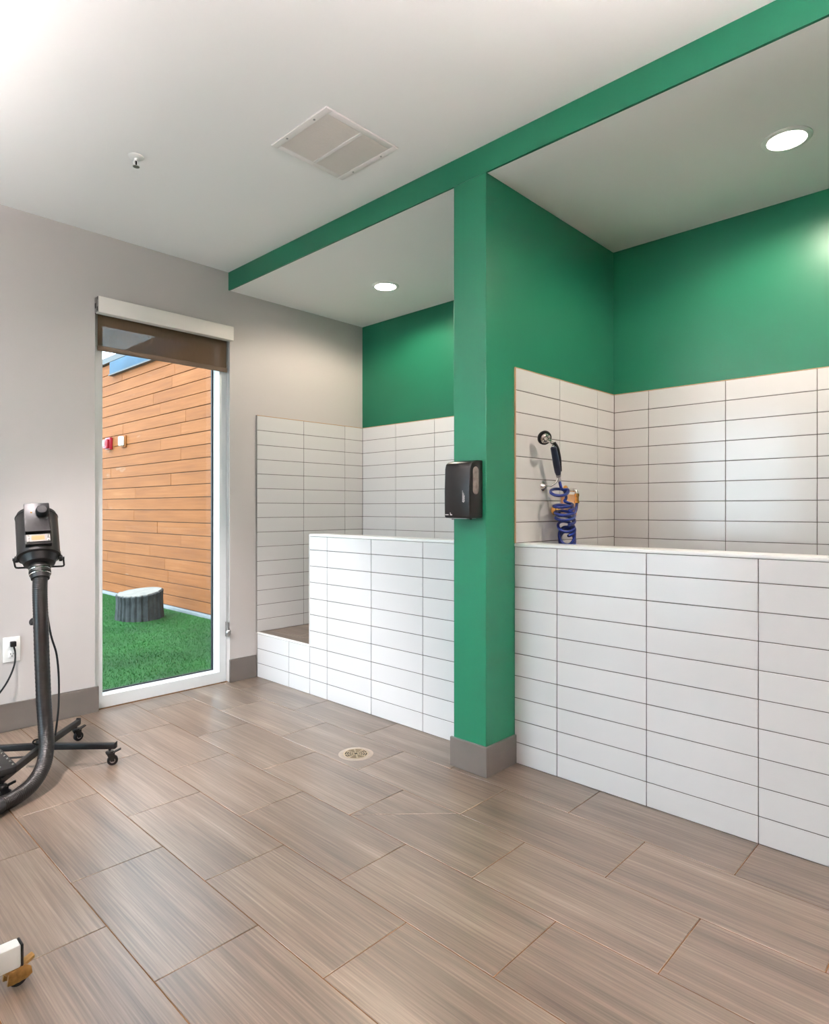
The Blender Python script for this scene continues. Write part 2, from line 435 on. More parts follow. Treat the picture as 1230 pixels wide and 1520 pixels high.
# raised floors
def stall_floor(name, y0, y1, label):
    o = struct(name, MB().box(XF+.012, XB, y0, y1, .06, ZP-.002), 'floor_grout', label, 'floor', smooth=False)
    for xa, xb in spans(XF+.012, XB, [XF+.2+.3035*k for k in range(4)]):
        for ya, yb in spans(y0, y1, [3.6-.6115*k for k in range(8)]):
            tile_piece('floor_tile', 'floor', 'f', (xa+.0015, ya+.0015, ZP-.008), (xb-.0015, yb-.0015, ZP), o)
    return o
# (the half walls stand on the floor, the raised floors fill the stalls behind them)
def stall_floor_l():
    o = struct('floor_stall_left', MB().box(XF+.116, XB, YL+.01, YBT, .0, ZP-.002), 'floor_grout', 'raised brown tiled floor of the far stall', 'floor', smooth=False)
    MB().box(XF+.012, XF+.116, 3.313, YBT, .308, ZP-.002).build('grout_bed', 'floor_grout', o, smooth=False)
    for ya, yb in spans(3.315, YBT, []):
        tile_piece('floor_tile', 'floor', 'f', (XF+.0135, ya, ZP-.008), (XF+.116, yb, ZP), o)
    for xa, xb in spans(XF+.118, XB, [XF+.118+.3035*k for k in range(1, 4)]):
        for ya, yb in spans(YL+.012, YBT, [3.6-.6115*k for k in range(8)]):
            tile_piece('floor_tile', 'floor', 'f', (xa+.0015, ya+.0015, ZP-.008), (xb-.0015, yb-.0015, ZP), o)
stall_floor_l()
o = struct('floor_stall_right', MB().box(XF+.116, XB, -.39, YRT-.001, .0, ZP-.002), 'floor_grout', 'raised brown tiled floor of the near stall', 'floor', smooth=False)
for xa, xb in spans(XF+.118, XB, [XF+.118+.3035*k for k in range(1, 4)]):
    for ya, yb in spans(-.388, YRT-.002, [1.3-.6115*k for k in range(4)]):
        tile_piece('floor_tile', 'floor', 'f', (xa+.0015, ya+.0015, ZP-.008), (xb-.0015, yb-.0015, ZP), o)

# wall tiles: far stall, on the grey wall and on the green wall
tile_field(wall_back, 'y', YBT, .009, XF, XB, ZP, ZT, [2.889, 3.296], zjw)
MB().box(XF, XB, YBT+.003, YB, ZP, ZT-.001).build('grout_bed', 'grout', wall_back, smooth=False)
MB().box(XF-.004, XF, YBT+.001, YB, ZP, ZT+.002).build('edge_trim', 'edge_grey', wall_back)
MB().box(XF, XB, YBT+.001, YB, ZT, ZT+.003).build('edge_trim', 'edge_tan', wall_back)
tile_field(wall_sb, 'x', XB, .008, YL+.001, YBT, ZP, ZT, [3.536-.409*k for k in range(5)], zjw)
MB().box(XB+.0025, XBP, YL, YB-.001, ZP, ZT-.001).build('grout_bed', 'grout', wall_sb, smooth=False)
MB().box(XB+.001, XBP, YL, YBT, ZT, ZT+.003).build('edge_trim', 'edge_tan', wall_sb)
# near stall
tile_field(wall_sb, 'x', XB, .008, -.399, YRT, ZP, ZT, [1.506-.409*k for k in range(5)], zjw)
MB().box(XB+.0025, XBP, -.399, YR, ZP, ZT-.001).build('grout_bed', 'grout', wall_sb, smooth=False)
MB().box(XB+.001, XBP, -.399, YRT, ZT, ZT+.003).build('edge_trim', 'edge_tan', wall_sb)
tile_field(wall_part, 'y', YRT, .007, XF+.002, XB, ZCAP+.016, ZT, [2.879, 3.284], zjw)
tile_field(wall_part, 'y', YRT, .007, XF+.123, XB, ZP, ZCAP+.016, [2.879, 3.284], zjw[:8])
MB().box(XF+.003, XB, YRT+.0025, YR, ZCAP+.016, ZT-.001).build('grout_bed', 'grout', wall_part, smooth=False)
MB().box(XF+.123, XB, YRT+.0025, YR, ZP, ZCAP+.016).build('grout_bed', 'grout', wall_part, smooth=False)
MB().box(XF, XB, YRT+.001, YR, ZT, ZT+.003).build('edge_trim', 'edge_tan', wall_part)
MB().box(XF-.002, XF+.002, YRT+.0005, YR, ZCAP+.016, ZT+.003).build('edge_trim', 'edge_tan', wall_part)

# ------------------------------------------------------------------ window
win = tag(MB().box(WX0, WX0+.058, 3.983, 4.095, .0, WZ1).box(2.218, WX1-.002, 3.983, 4.095, 0, WZ1).box(WX0+.058, 2.218, 3.983, 4.095, 0, .072).box(WX0+.058, 2.218, 3.983, 4.095, 2.335, WZ1)
          .build('window_1', 'frame', None, smooth=False), 'tall narrow window with a white metal frame', 'window', kind='structure')
gx0, gx1, gz0, gz1 = WX0+.058, 2.218, .072, 2.335
MB().box(gx0, gx0+.011, 4.066, 4.08, gz0, gz1).box(gx1-.011, gx1, 4.066, 4.08, gz0, gz1).box(gx0+.011, gx1-.011, 4.066, 4.08, gz0, gz0+.008).box(gx0+.011, gx1-.011, 4.066, 4.08, gz1-.01, gz1).build('gasket', 'gasket', win, smooth=False)
MB().box(gx0, gx1, 4.072, 4.078, gz0, gz1).build('pane', 'tinted', win, smooth=False)

d = tag(MB().box(XL-.12, XL-.04, DY0, DY0+.06, 0, DZ1).box(XL-.12, XL-.04, DY1-.06, DY1, 0, DZ1).box(XL-.12, XL-.04, DY0+.06, DY1-.06, DZ1-.06, DZ1).box(XL-.12, XL-.04, DY0+.06, DY1-.06, 0, .06).box(XL-.12, XL-.04, 2.77, 2.83, .06, DZ1-.06)
        .build('added_door_1', 'frame', None, smooth=False), 'unseen white framed glazed patio door added in the left wall for daylight', 'door', kind='structure')  # added door, lets cool daylight onto the far half wall
MB().box(XL-.085, XL-.078, DY0+.06, 2.77, .06, DZ1-.06).build('pane', 'clear', d, smooth=False)
MB().box(XL-.085, XL-.078, 2.83, DY1-.06, .06, DZ1-.06).build('pane', 'clear', d, smooth=False)

# roller shade
t = thing('roller_shade', (1.832, 3.93, 2.14), 'brown mesh roller shade with white cassette, rolled nearly up over the tall window', 'shade')
MB().box(1.394, WX1, 3.885, YB-.001, 2.352, 2.447).build('cassette', 'cassette', t, bevel=.003)
MB().box(1.3895, 1.394, 3.888, YB-.002, 2.356, 2.444).build('end_bracket', 'steel', t, bevel=.001)
for q in ((3.890, 3.905, 2.36, 2.385), (3.918, 3.934, 2.38, 2.41), (3.889, 3.896, 2.425, 2.444)):
    MB().box(1.3885, 1.3895, *q).build('bracket_slot', 'dark_plastic', t, smooth=False)
MB().cyl((1.40, 3.958, 2.385), (2.262, 3.958, 2.385), .03, n=24).build('roller', 'hem', t)
MB().box(1.412, 2.259, 3.957, 3.9578, 2.165, 2.36).build('fabric', 'shade', t, smooth=False)
MB().box(1.410, 2.261, 3.952, 3.963, 2.142, 2.172).build('hem_bar', 'hem', t, bevel=.003)
# bead chain with its hold-down
MB().tube([(2.264, 3.948, 2.36), (2.2645, 3.949, 1.4), (2.264, 3.948, .40)], .0018, 6).tube([(2.264, 3.962, 2.36), (2.2645, 3.961, 1.4), (2.264, 3.962, .40)], .0018, 6).build('bead_chain', 'steel', t)
h_ = MB().lathe([(.006, 0), (.018, .001), (.018, .010), (.012, .014)], (2.262, 3.934, .345), (-.55, -.8, 0), 16)
h_.box(2.257, 2.263, 3.938, 3.972, .315, .415).build('chain_hold_down', 'steel', t)

# ------------------------------------------------------------------ courtyard outside
ZG = -.02
XS = 3.517
sid = struct('wall_courtyard', MB().box(XS+.02, XS+.18, 4.12, 13.0, -.1, 3.27), 'hem', 'orange wood siding wall across the courtyard', 'wall', smooth=False)
rz = [.015] + [.143+.1487*k for k in range(22)]
for a, b in zip(rz[:-1], rz[1:]):
    if b > 3.28: break
    ys = [4.12]; y = 4.12 + random.uniform(.5, 2.4)
    while y < 12.6: ys.append(y); y += random.choice((1.83, 2.44, 2.44, 3.05))
    ys.append(13.0)
    for ya, yb in zip(ys[:-1], ys[1:]):
        pr = random.uniform(-.0015, .0015)
        tile_piece('siding_board', 'siding', 's', (XS+round(pr, 4), round(ya, 3)+.0015, a+.004), (XS+.02, round(yb, 3)-.0015, b-.004), sid, bevel=.002)
struct('trim_coping', MB().box(XS-.05, XS+.2, 4.12, 13.0, 3.27, 3.35), 'coping', 'dark metal coping on top of the siding wall', 'trim', smooth=False)
o = struct('window_2', MB().box(XS-.05, XS-.001, 4.3, 9.27, 3.095, 3.265), 'blue_glass', 'strip of blue glass under the coping of the siding wall', 'window', bevel=.003)
MB().box(XS-.06, XS-.001, 4.3, 9.29, 3.075, 3.095).build('sill', 'coping', o, smooth=False)
struct('trim_kerb', MB().box(XS-.05, XS+.02, 4.12, 13, -.05, .012), 'kerb', 'pale concrete kerb below the siding wall', 'trim', bevel=.004)
struct('ground_paving', MB().box(-30, XS-.05, 13, 40, -.2, ZG-.03).box(-40, XL-.16, -20, 13, -.2, ZG-.03), 'paving', 'pale paving outside the building', 'ground', smooth=False)
struct('ground_lawn_base', MB().box(XL-.16, XS-.05, 4.10, 13, -.12, ZG), 'turf', 'green base under the artificial turf', 'ground', smooth=False)
v = []; f = []
for i in range(70000):
    y = 4.12 + 7.5*random.random()**1.1; x = .9 + (XS-.06-.9)*random.random()
    if (x-2.965)**2 + (y-7.06)**2 < .27**2: continue
    h = random.uniform(.010, .019); a = random.uniform(0, PI); ww = random.uniform(.003, .006)
    lx, ly = random.gauss(0, .008), random.gauss(0, .008)
    dx, dy = math.cos(a)*ww/2, math.sin(a)*ww/2; n = len(v)
    v += [(x-dx, y-dy, ZG-.001), (x+dx, y+dy, ZG-.001), (x+lx, y+ly, ZG+h)]; f.append((n, n+1, n+2))
me = bpy.data.meshes.new('artificial_turf'); me.from_pydata(v, [], f); me.materials.append(M['blade'])
tag(link(bpy.data.objects.new('artificial_turf', me), None, (0, 0, 0)), 'short green artificial turf in the courtyard outside the window', 'turf', kind='stuff')

# tree stump
sx, sy, sr = 2.965, 7.06, .245
t = thing('tree_stump', (sx, sy, ZG), 'low grey tree stump with pale sawn top on the green turf', 'stump')
N = 72; rr = [sr*(1 + .05*math.sin(3*2*PI*i/N+1) + random.uniform(-.035, .035) - (.05 if i % 3 == 0 else 0)) for i in range(N)]
def sring(k, z, tilt): return [(sx+math.cos(2*PI*i/N)*rr[i]*k, sy+math.sin(2*PI*i/N)*rr[i]*k, z + tilt*(math.cos(2*PI*i/N)*.5+.4*math.sin(2*PI*i/N+1))) for i in range(N)]
MB().rings([sring(1.03, ZG-.005, 0), sring(1.0, .08, 0), sring(.98, .18, .01), sring(1.0, .262, .03), sring(.94, .268, .03)]).build('bark', 'stump_bark', t, smooth=False)
mb = MB(); mb.rings([sring(.945, .262, .03), sring(.93, .276, .03), sring(.3, .28, .01)]).build('sawn_top', 'stump_top', t, smooth=False)

# fire alarm and white box on the siding
ay, az = 9.36, 2.125
t = thing('fire_alarm', (XS, ay, az-.07), 'red fire alarm horn on the siding wall outside', 'alarm')
MB().box(XS-.045, XS-.003, ay-.085, ay+.085, az-.085, az+.085).build('back_box', 'red', t, bevel=.006)
MB().box(XS-.085, XS-.045, ay-.07, ay+.07, az-.075, az+.06).build('horn', 'red', t, bevel=.014, seg=3)
MB().box(XS-.105, XS-.085, ay-.02, ay+.05, az-.04, az+.04).build('strobe', 'white_plastic', t, bevel=.008)
MB().box(XS-.001, XS+.0, ay-.13, ay-.09, az-.08, az+.10).build('mounting_plate', 'siding', t)
wy = 8.87
t = thing('wall_strobe', (XS, wy, 2.04), 'small white box beside the red alarm on the siding wall', 'alarm')
MB().box(XS-.02, XS-.003, wy-.075, wy+.075, 2.04, 2.20).build('back_plate', 'siding', t, bevel=.003)
MB().box(XS-.07, XS-.02, wy-.045, wy+.055, 2.06, 2.19).build('cover', 'white_plastic', t, bevel=.015, seg=3)

# ------------------------------------------------------------------ ceiling fixtures
def downlight(x, y, z, label, watts, group='recessed stall lights', col=WARM, cone=168, blend=.4, aim=None):
    t = thing('recessed_light', (x, y, z), label, 'ceiling light', group)
    MB().lathe([(.092, 0), (.092, -.003), (.086, -.007), (.072, -.007), (.070, -.003), (.070, 0)], (x, y, z), (0,0,1), 40).build('trim_ring', 'white_plastic', t)
    MB().lathe([(.069, -.0015), (.069, -.004), (.05, -.0055)], (x, y, z), (0,0,1), 40).build('lens', 'lens_lit', t)
    l = bpy.data.lights.new('spot_lamp', 'SPOT'); l.energy = watts; l.color = col; l.spot_size = math.radians(cone); l.spot_blend = blend; l.shadow_soft_size = .055
    o = bpy.data.objects.new('spot_lamp', l); C.objects.link(o); o.location = (x, y, z-.012)
    if aim: o.rotation_euler = (Vector(aim)-o.location).to_track_quat('-Z', 'Y').to_euler()
    return t
downlight(2.909, .681, ZS, 'lit round recessed light over the near stall at the right', STALL_W)
downlight(2.954, 3.095, ZS, 'lit round recessed light over the far stall beside the window', STALL_FAR_W)

downlight(.52, 2.9, ZC, 'unseen recessed light added to brighten the floor near the window', ADDED_SPOT_W, 'added fill lights', SOFT, 58, .7, (1.75, 3.35, 0))  # added spot, out of view, lifts the floor by the window

# unseen linear pendants, added to brighten the ceiling and the room
def pendant(x, y, label):
    t = thing('added_pendant', (x, y, 2.22), label, 'added fill light', 'added linear pendants')
    L2 = .6
    MB().box(x-.06, x-.054, y-L2, y+L2, 2.22, 2.30).box(x+.054, x+.06, y-L2, y+L2, 2.22, 2.30).box(x-.054, x+.054, y-L2, y-L2+.006, 2.22, 2.30).box(x-.054, x+.054, y+L2-.006, y+L2, 2.22, 2.30).build('housing', 'white_metal', t, smooth=False)
    MB().box(x-.052, x+.052, y-L2+.008, y+L2-.008, 2.262, 2.266).build('ballast_tray', 'white_metal', t, smooth=False)
    MB().box(x-.045, x+.045, y-L2+.01, y+L2-.01, 2.267, 2.272).build('up_strip', 'added_up', t, smooth=False)
    MB().box(x-.05, x+.05, y-L2+.01, y+L2-.01, 2.224, 2.230).build('opal_lens', 'added_down', t, smooth=False)
    for yy in (y-.45, y+.45):
        MB().cyl((x, yy, 2.265), (x, yy, ZC), .0015, n=6).build('cable', 'steel', t)
pendant(-.65, 2.4, 'added white linear fill pendant nearest the window wall')
pendant(1.0, -.45, 'added white linear fill pendant above the viewer')
pendant(-.3, -.9, 'added white linear fill pendant behind the viewer')

# vent grille
vx0, vx1, vy0, vy1 = 1.596, 2.008, 2.018, 2.412
t = thing('ceiling_vent', ((vx0+vx1)/2, (vy0+vy1)/2, ZC), 'square white louvred return vent on the room ceiling', 'vent')
fw = .032
mb = MB(); mb.box(vx0, vx0+fw, vy0, vy1, ZC-.009, ZC-.0005).box(vx1-fw, vx1, vy0, vy1, ZC-.009, ZC-.0005).box(vx0+fw, vx1-fw, vy0, vy0+fw, ZC-.009, ZC-.0005).box(vx0+fw, vx1-fw, vy1-fw, vy1, ZC-.009, ZC-.0005)
mb.build('frame', 'vent', t, bevel=.003)
xm = (vx0+vx1)/2 + .012
ym = (vy0+vy1)/2 
MB().box(xm-.008, xm+.008, vy0+fw, vy1-fw, ZC-.010, ZC-.001).build('mullion', 'vent', t, bevel=.001)
MB().box(vx0+fw, vx1-fw, vy0+fw, vy1-fw, ZC-.002, ZC-.0005).build('backing', 'vent_dark', t, smooth=False)
mb = MB(); n = 34
for i in range(n):
    y = vy0+fw + (i+.5)*(vy1-vy0-2*fw)/n
    for xa, xb in ((vx0+fw, xm-.008), (xm+.008, vx1-fw)):
        k = len(mb.v); mb.v += [(xa, y+.003, ZC-.0085), (xb, y+.003, ZC-.0085), (xb, y-.0045, ZC-.002), (xa, y-.0045, ZC-.002), (xa, y+.0042, ZC-.0085), (xb, y+.0042, ZC-.0085), (xb, y-.0033, ZC-.002), (xa, y-.0033, ZC-.002)]
        mb.f += [tuple(k+j for j in q) for q in ((0,1,2,3),(7,6,5,4),(0,4,5,1),(3,2,6,7),(0,3,7,4),(1,5,6,2))]
tag(mb.build('louvres', 'vent_slat', t, smooth=False), kind='stuff')
for x, y in ((vx0+.016, vy0+.10), (vx0+.016, vy1-.10), (vx1-.016, vy0+.10), (vx1-.016, vy1-.10)):
    MB().lathe([(.005, -.0085), (.005, -.011), (.003, -.012)], (x, y, ZC), (0,0,1), 10).build('screw', 'steel', t)

# sprinkler
px, py = 1.222, 2.949
t = thing('fire_sprinkler', (px, py, ZC), 'small white fire sprinkler head on the ceiling', 'sprinkler')
MB().lathe([(.034, -.0005), (.034, -.003), (.026, -.008), (.012, -.010)], (px, py, ZC), (0,0,1), 24).build('escutcheon', 'white_plastic', t)
MB().cyl((px, py, ZC-.009), (px, py, ZC-.022), .009, n=12).build('body', 'white_plastic', t)
for s in (-1, 1):
    MB().tube(spline([(px+s*.007, py, ZC-.02), (px+s*.012, py, ZC-.032), (px+s*.003, py, ZC-.045)], 4), .002, 6).build('frame_arm', 'white_plastic', t)
MB().cyl((px, py, ZC-.022), (px, py, ZC-.043), .0035, n=8).build('glass_bulb', 'dark_plastic', t)
MB().lathe([(.004, -.043), (.015, -.046), (.015, -.048)], (px, py, ZC), (0,0,1), 16).build('deflector', 'steel', t)

# ------------------------------------------------------------------ floor drain
dx, dy = 2.034, 2.34
t = thing('floor_drain', (dx, dy, 0), 'round slotted metal floor drain set into the tiles', 'drain')
MB().lathe([(.061, .0002), (.061, .0012), (.083, .0012), (.085, .0002)], (dx, dy, 0), (0,0,1), 40).build('surround', 'drain_ring', t)
MB().lathe([(.061, .0001), (.061, .0006)], (dx, dy, 0), (0,0,1), 32).build('pit', 'drain_dark', t)
mb = MB()
for R, r in ((.058, .0035), (.046, .0022), (.035, .0022), (.024, .0022), (.013, .0022)):
    mb.lathe([(R-r, .0006), (R-r, .002), (R+r, .002), (R+r, .0006)], (dx, dy, 0), (0,0,1), 32, cap=False)
for k in range(8):
    a = k*PI/4 + .2; c_, s_ = math.cos(a), math.sin(a)
    mb.prism([(dx+c_*.008-s_*.003, dy+s_*.008+c_*.003), (dx+c_*.008+s_*.003, dy+s_*.008-c_*.003), (dx+c_*.055+s_*.0045, dy+s_*.055-c_*.0045), (dx+c_*.055-s_*.0045, dy+s_*.055+c_*.0045)], .0006, .0021)
mb.build('grate', 'drain', t)

# ------------------------------------------------------------------ towel dispenser on the column
t = thing('towel_dispenser', (XC, 1.81, 1.155), 'black paper towel dispenser mounted on the front of the green column', 'dispenser')
X0, Y0, Y1, Z0, Z1 = 2.166, 1.735, 1.884, 1.157, 1.410
prof = []
# body: side outline (x,z) swept along y, slightly domed top
pts = [(XC-.001, Z0), (X0+.004, Z0), (X0, Z0+.01), (X0-.001, Z0+.12), (X0+.003, Z1-.03), (X0+.010, Z1-.008), (X0+.022, Z1-.001), (X0+.05, Z1+.006), (XC-.001, Z1+.008)]
mb = MB(); mb.rings([[(x, Y0+.0, z) for x, z in pts], [(x, Y1, z) for x, z in pts]])
body = mb.build('housing', 'black_gloss', t, bevel=.007, seg=3)
def capsule(xc, zc, hw, hh, y0, y1, n=10):
    p = [(xc+hw*math.cos(PI*i/n), zc+hh-hw+hw*math.sin(PI*i/n)) for i in range(n+1)] + [(xc-hw*math.cos(PI*i/n), zc-hh+hw-hw*math.sin(PI*i/n)) for i in range(n+1)]
    return MB().rings([[(x, y0, z) for x, z in p], [(x, y1, z) for x, z in p]])
capsule(2.208, 1.325, .020, .062, Y0-.0012, Y0+.004).build('level_window', 'plate_clear', t, bevel=.0005, seg=1)
MB().cyl((2.19, 1.852, Z0+.002), (2.19, 1.852, Z0-.006), .006, n=12).build('foot', 'black', t)
MB().cyl((2.20, 1.758, Z0+.002), (2.20, 1.758, Z0-.006), .006, n=12).build('foot', 'black', t)
MB().box(2.182, 2.25, 1.765, 1.865, Z0-.0025, Z0+.001).build('outlet_slot', 'steel', t)
# print on the front: a slanting block of fine vertical lettering, a small mark and a short word at the bottom
mb = MB()
for k, (zc, hh) in enumerate(((1.255, .025), (1.250, .022), (1.247, .020), (1.246, .015))):
    yy = 1.774 - k*.0035; z = zc-hh
    while z < zc+hh:
        l = random.uniform(.004, .009); mb.box(X0-.0022, X0-.0008, yy, yy+.0018, z, min(z+l, zc+hh)); z += l+.0016
mb.build('lettering', 'print', t, smooth=False)
mb = MB(); yy = 1.876
for wd in (.0035, .003, .0035, .0025, .003):
    mb.box(X0-.0012, X0+.001, yy-wd, yy, 1.1705, 1.1745); yy -= wd+.0008
mb.build('lettering', 'print', t, smooth=False)
mb = MB(); mb.rings([[(X0-.001, y, z) for y, z in ((1.848, 1.170), (1.836, 1.170), (1.836, 1.174), (1.843, 1.176), (1.846, 1.183), (1.848, 1.183))], [(X0+.001, y, z) for y, z in ((1.848, 1.170), (1.836, 1.170), (1.836, 1.174), (1.843, 1.176), (1.846, 1.183), (1.848, 1.183))]])
mb.build('emblem', 'print', t, smooth=False)

# ------------------------------------------------------------------ wash sprayer in the near stall
t = thing('wall_hook', (2.714, YRT, 1.29), 'chrome wall hook holding the sprayer in the near stall', 'hook')
MB().lathe([(.024, 0), (.024, .004), (.018, .010), (.012, .020)], (2.714, YRT, 1.311), (0,-1,0), 24).build('wall_flange', 'chrome', t)
MB().tube(spline([(2.714, YRT-.018, 1.311), (2.722, YRT-.045, 1.314), (2.742, YRT-.058, 1.330), (2.752, YRT-.064, 1.350)], 6), .0045, 10).build('hook_arm', 'chrome', t)

t = thing('mixer_valve', (2.93, YRT, 1.19), 'brass mixer valve with elbow outlet on the tiles behind the blue hose', 'valve')
MB().box(2.885, 3.045, YRT-.005, YRT-.0005, 1.165, 1.275).build('glow_plate', 'glow_copper', t, bevel=.002)  # orange plate standing in for a warm glow on the tiles
MB().lathe([(.024, 0), (.024, .006), (.015, .010)], (2.93, YRT, 1.297), (0,-1,0), 20).build('flange', 'brass', t)
MB().tube(spline([(2.93, YRT-.008, 1.297), (2.933, 1.665, 1.296), (2.936, 1.650, 1.290), (2.937, 1.646, 1.270)], 6), .0095, 14).build('elbow', 'chrome', t)
MB().lathe([(.0125, 0), (.0125, .014), (.010, .016), (.010, .036), (.013, .038), (.013, .05)], (2.937, 1.646, 1.278), (0,0,-1), 8).build('coupling', 'brass', t)
MB().lathe([(.02, 0), (.024, .004), (.024, .028), (.018, .036)], (2.812, YRT, 1.192), (0,-1,0), 20).build('knob', 'brass', t)
MB().cyl((2.812, YRT-.012, 1.192), (2.93, YRT-.012, 1.205), .011, n=14).build('body', 'brass', t)

t = thing('shower_sprayer', (2.76, 1.65, 1.33), 'navy handheld shower sprayer on a coiled blue hose in the near stall', 'sprayer')
hd = Vector((2.642, 1.652, 1.541)); ax = Vector((.50, .78, .36)).normalized()
MB().lathe([(.023, -.004), (.030, -.006), (.034, .0), (.035, .010), (.031, .019), (.010, .021)], hd, ax, 30).build('spray_head', 'rubber', t)
MB().torus(hd - ax*.004, ax, .0225, .0030, 28, 8).lathe([(.005, -.028), (.009, -.018), (.013, -.008), (.020, -.004)], hd, ax, 24).build('chrome_ring', 'chrome', t)
g0 = Vector((2.706, 1.645, 1.505)); g1 = Vector((2.758, 1.648, 1.368)); gd = (g1-g0).normalized()
MB().tube(spline([hd - ax*.026, hd - ax*.03 + Vector((.022, -.004, -.008)), g0 + Vector((-.004, 0, .012)), g0 + gd*.012], 6), .0085, 14).build('neck', 'chrome', t)
MB().lathe([(.010, 0), (.0155, .006), (.016, .045), (.0175, .09), (.016, .13), (.012, .147)], g0, gd, 22).build('grip', 'navy', t)
sd = gd.cross(Vector((.69, -.72, 0))).normalized()
side = Vector((.72, -.69, .15)).normalized()
MB().tube(spline([g0 + gd*(-.018) + side*.008, g0 + gd*.01 + side*.019, g0 + gd*.06 + side*.021, g0 + gd*.10 + side*.017, g0 + gd*.13 + side*.013], 5), .0075, 10).build('trigger', 'rubber', t)
MB().lathe([(.0125, 0), (.0125, .006), (.009, .010), (.009, .032)], g1 + gd*.004, gd, 12).build('hose_fitting', 'steel', t)
# coiled hose: loose loops, then a pile of tight coils and a tail up to the elbow
p = [g1 + gd*.02, (2.775, 1.646, 1.315), (2.782, 1.640, 1.295)]
cx, cy = 2.775, 1.643
def loop(x, y, z, R, ry, tilt, ph, turns, z1, k=12, x1=None):
    out = []; n = int(turns*k)
    for i in range(n+1):
        u = i/n; a = ph - 2*PI*turns*u
        xx = x + ((x1 or x)-x)*u
        out.append((xx+R*math.cos(a), y+ry*math.sin(a), z+(z1-z)*u + tilt*math.cos(a-.9)))
    return out
p += loop(2.755, 1.640, 1.292, .058, .036, .022, .2, 1.0, 1.275, 10)[1:]
p += [(2.822, 1.642, 1.255), (2.815, 1.645, 1.236)]
p += loop(2.785, 1.640, 1.222, .066, .038, .010, -.6, 1.2, 1.200, 10, 2.80)
p += loop(2.805, 1.640, 1.188, .062, .040, .016, -1.4, 2.1, 1.135, 12, 2.812)
p += loop(2.812, 1.638, 1.120, .050, .036, .030, -1.0, 1.2, 1.095, 12, 2.822)
p += loop(2.822, 1.638, 1.070, .054, .030, .046, -.5, 3.0, 1.035, 14, 2.828)
p += [(2.885, 1.642, 1.080), (2.898, 1.645, 1.125), (2.905, 1.645, 1.165), (2.928, 1.646, 1.195), (2.937, 1.646, 1.228)]
MB().tube(spline(p, 5), .0076, 12).build('coil_hose', 'blue_hose', t)

# ------------------------------------------------------------------ outlet and cord
t = thing('wall_outlet', (.963, YB, .372), 'white wall outlet plate left of the window', 'outlet')
MB().box(.922, 1.004, YB-.006, YB-.0005, .372, .506).build('cover_plate', 'white_plastic', t, bevel=.0025)
for zc in (.468, .412):
    rc = MB().box(.948, .980, YB-.0085, YB-.004, zc-.018, zc+.018).build('receptacle', 'white_plastic', t, bevel=.002)
    if zc < .44:
        MB().box(.955, .9575, YB-.0092, YB-.008, zc-.001, zc+.008).box(.969, .9715, YB-.0092, YB-.008, zc+.0, zc+.007).lathe([(.0028, 0), (.0028, .0008)], (.9635, YB-.0084, zc-.009), (0,-1,0), 10).build('slot', 'dark_plastic', rc, smooth=False)

t = thing('power_cord', (.965, YB-.03, 0), 'black power cord running from the wall outlet to the dryer', 'cord')
MB().box(.952, .979, YB-.034, YB-.0088, .455, .484).build('plug', 'dark_plastic', t, bevel=.004)
MB().tube(spline([(.968, YB-.026, .456), (.972, YB-.034, .42), (.962, YB-.055, .36), (.925, YB-.07, .28), (.86, YB-.08, .19), (.80, YB-.09, .09), (.74, YB-.10, .02), (.68, YB-.16, .006), (.60, YB-.24, .006), (.66, YB-.36, .006), (.80, YB-.42, .006), (.93, YB-.50, .006), (.985, YB-.58, .05), (1.005, YB-.612, .20), (1.010, YB-.615, .36), (1.0, YB-.615, .50), (.97, YB-.62, .62), (.95, YB-.57, .86), (.935, YB-.56, .98)], 8), .0046, 8).build('cord', 'rubber', t)

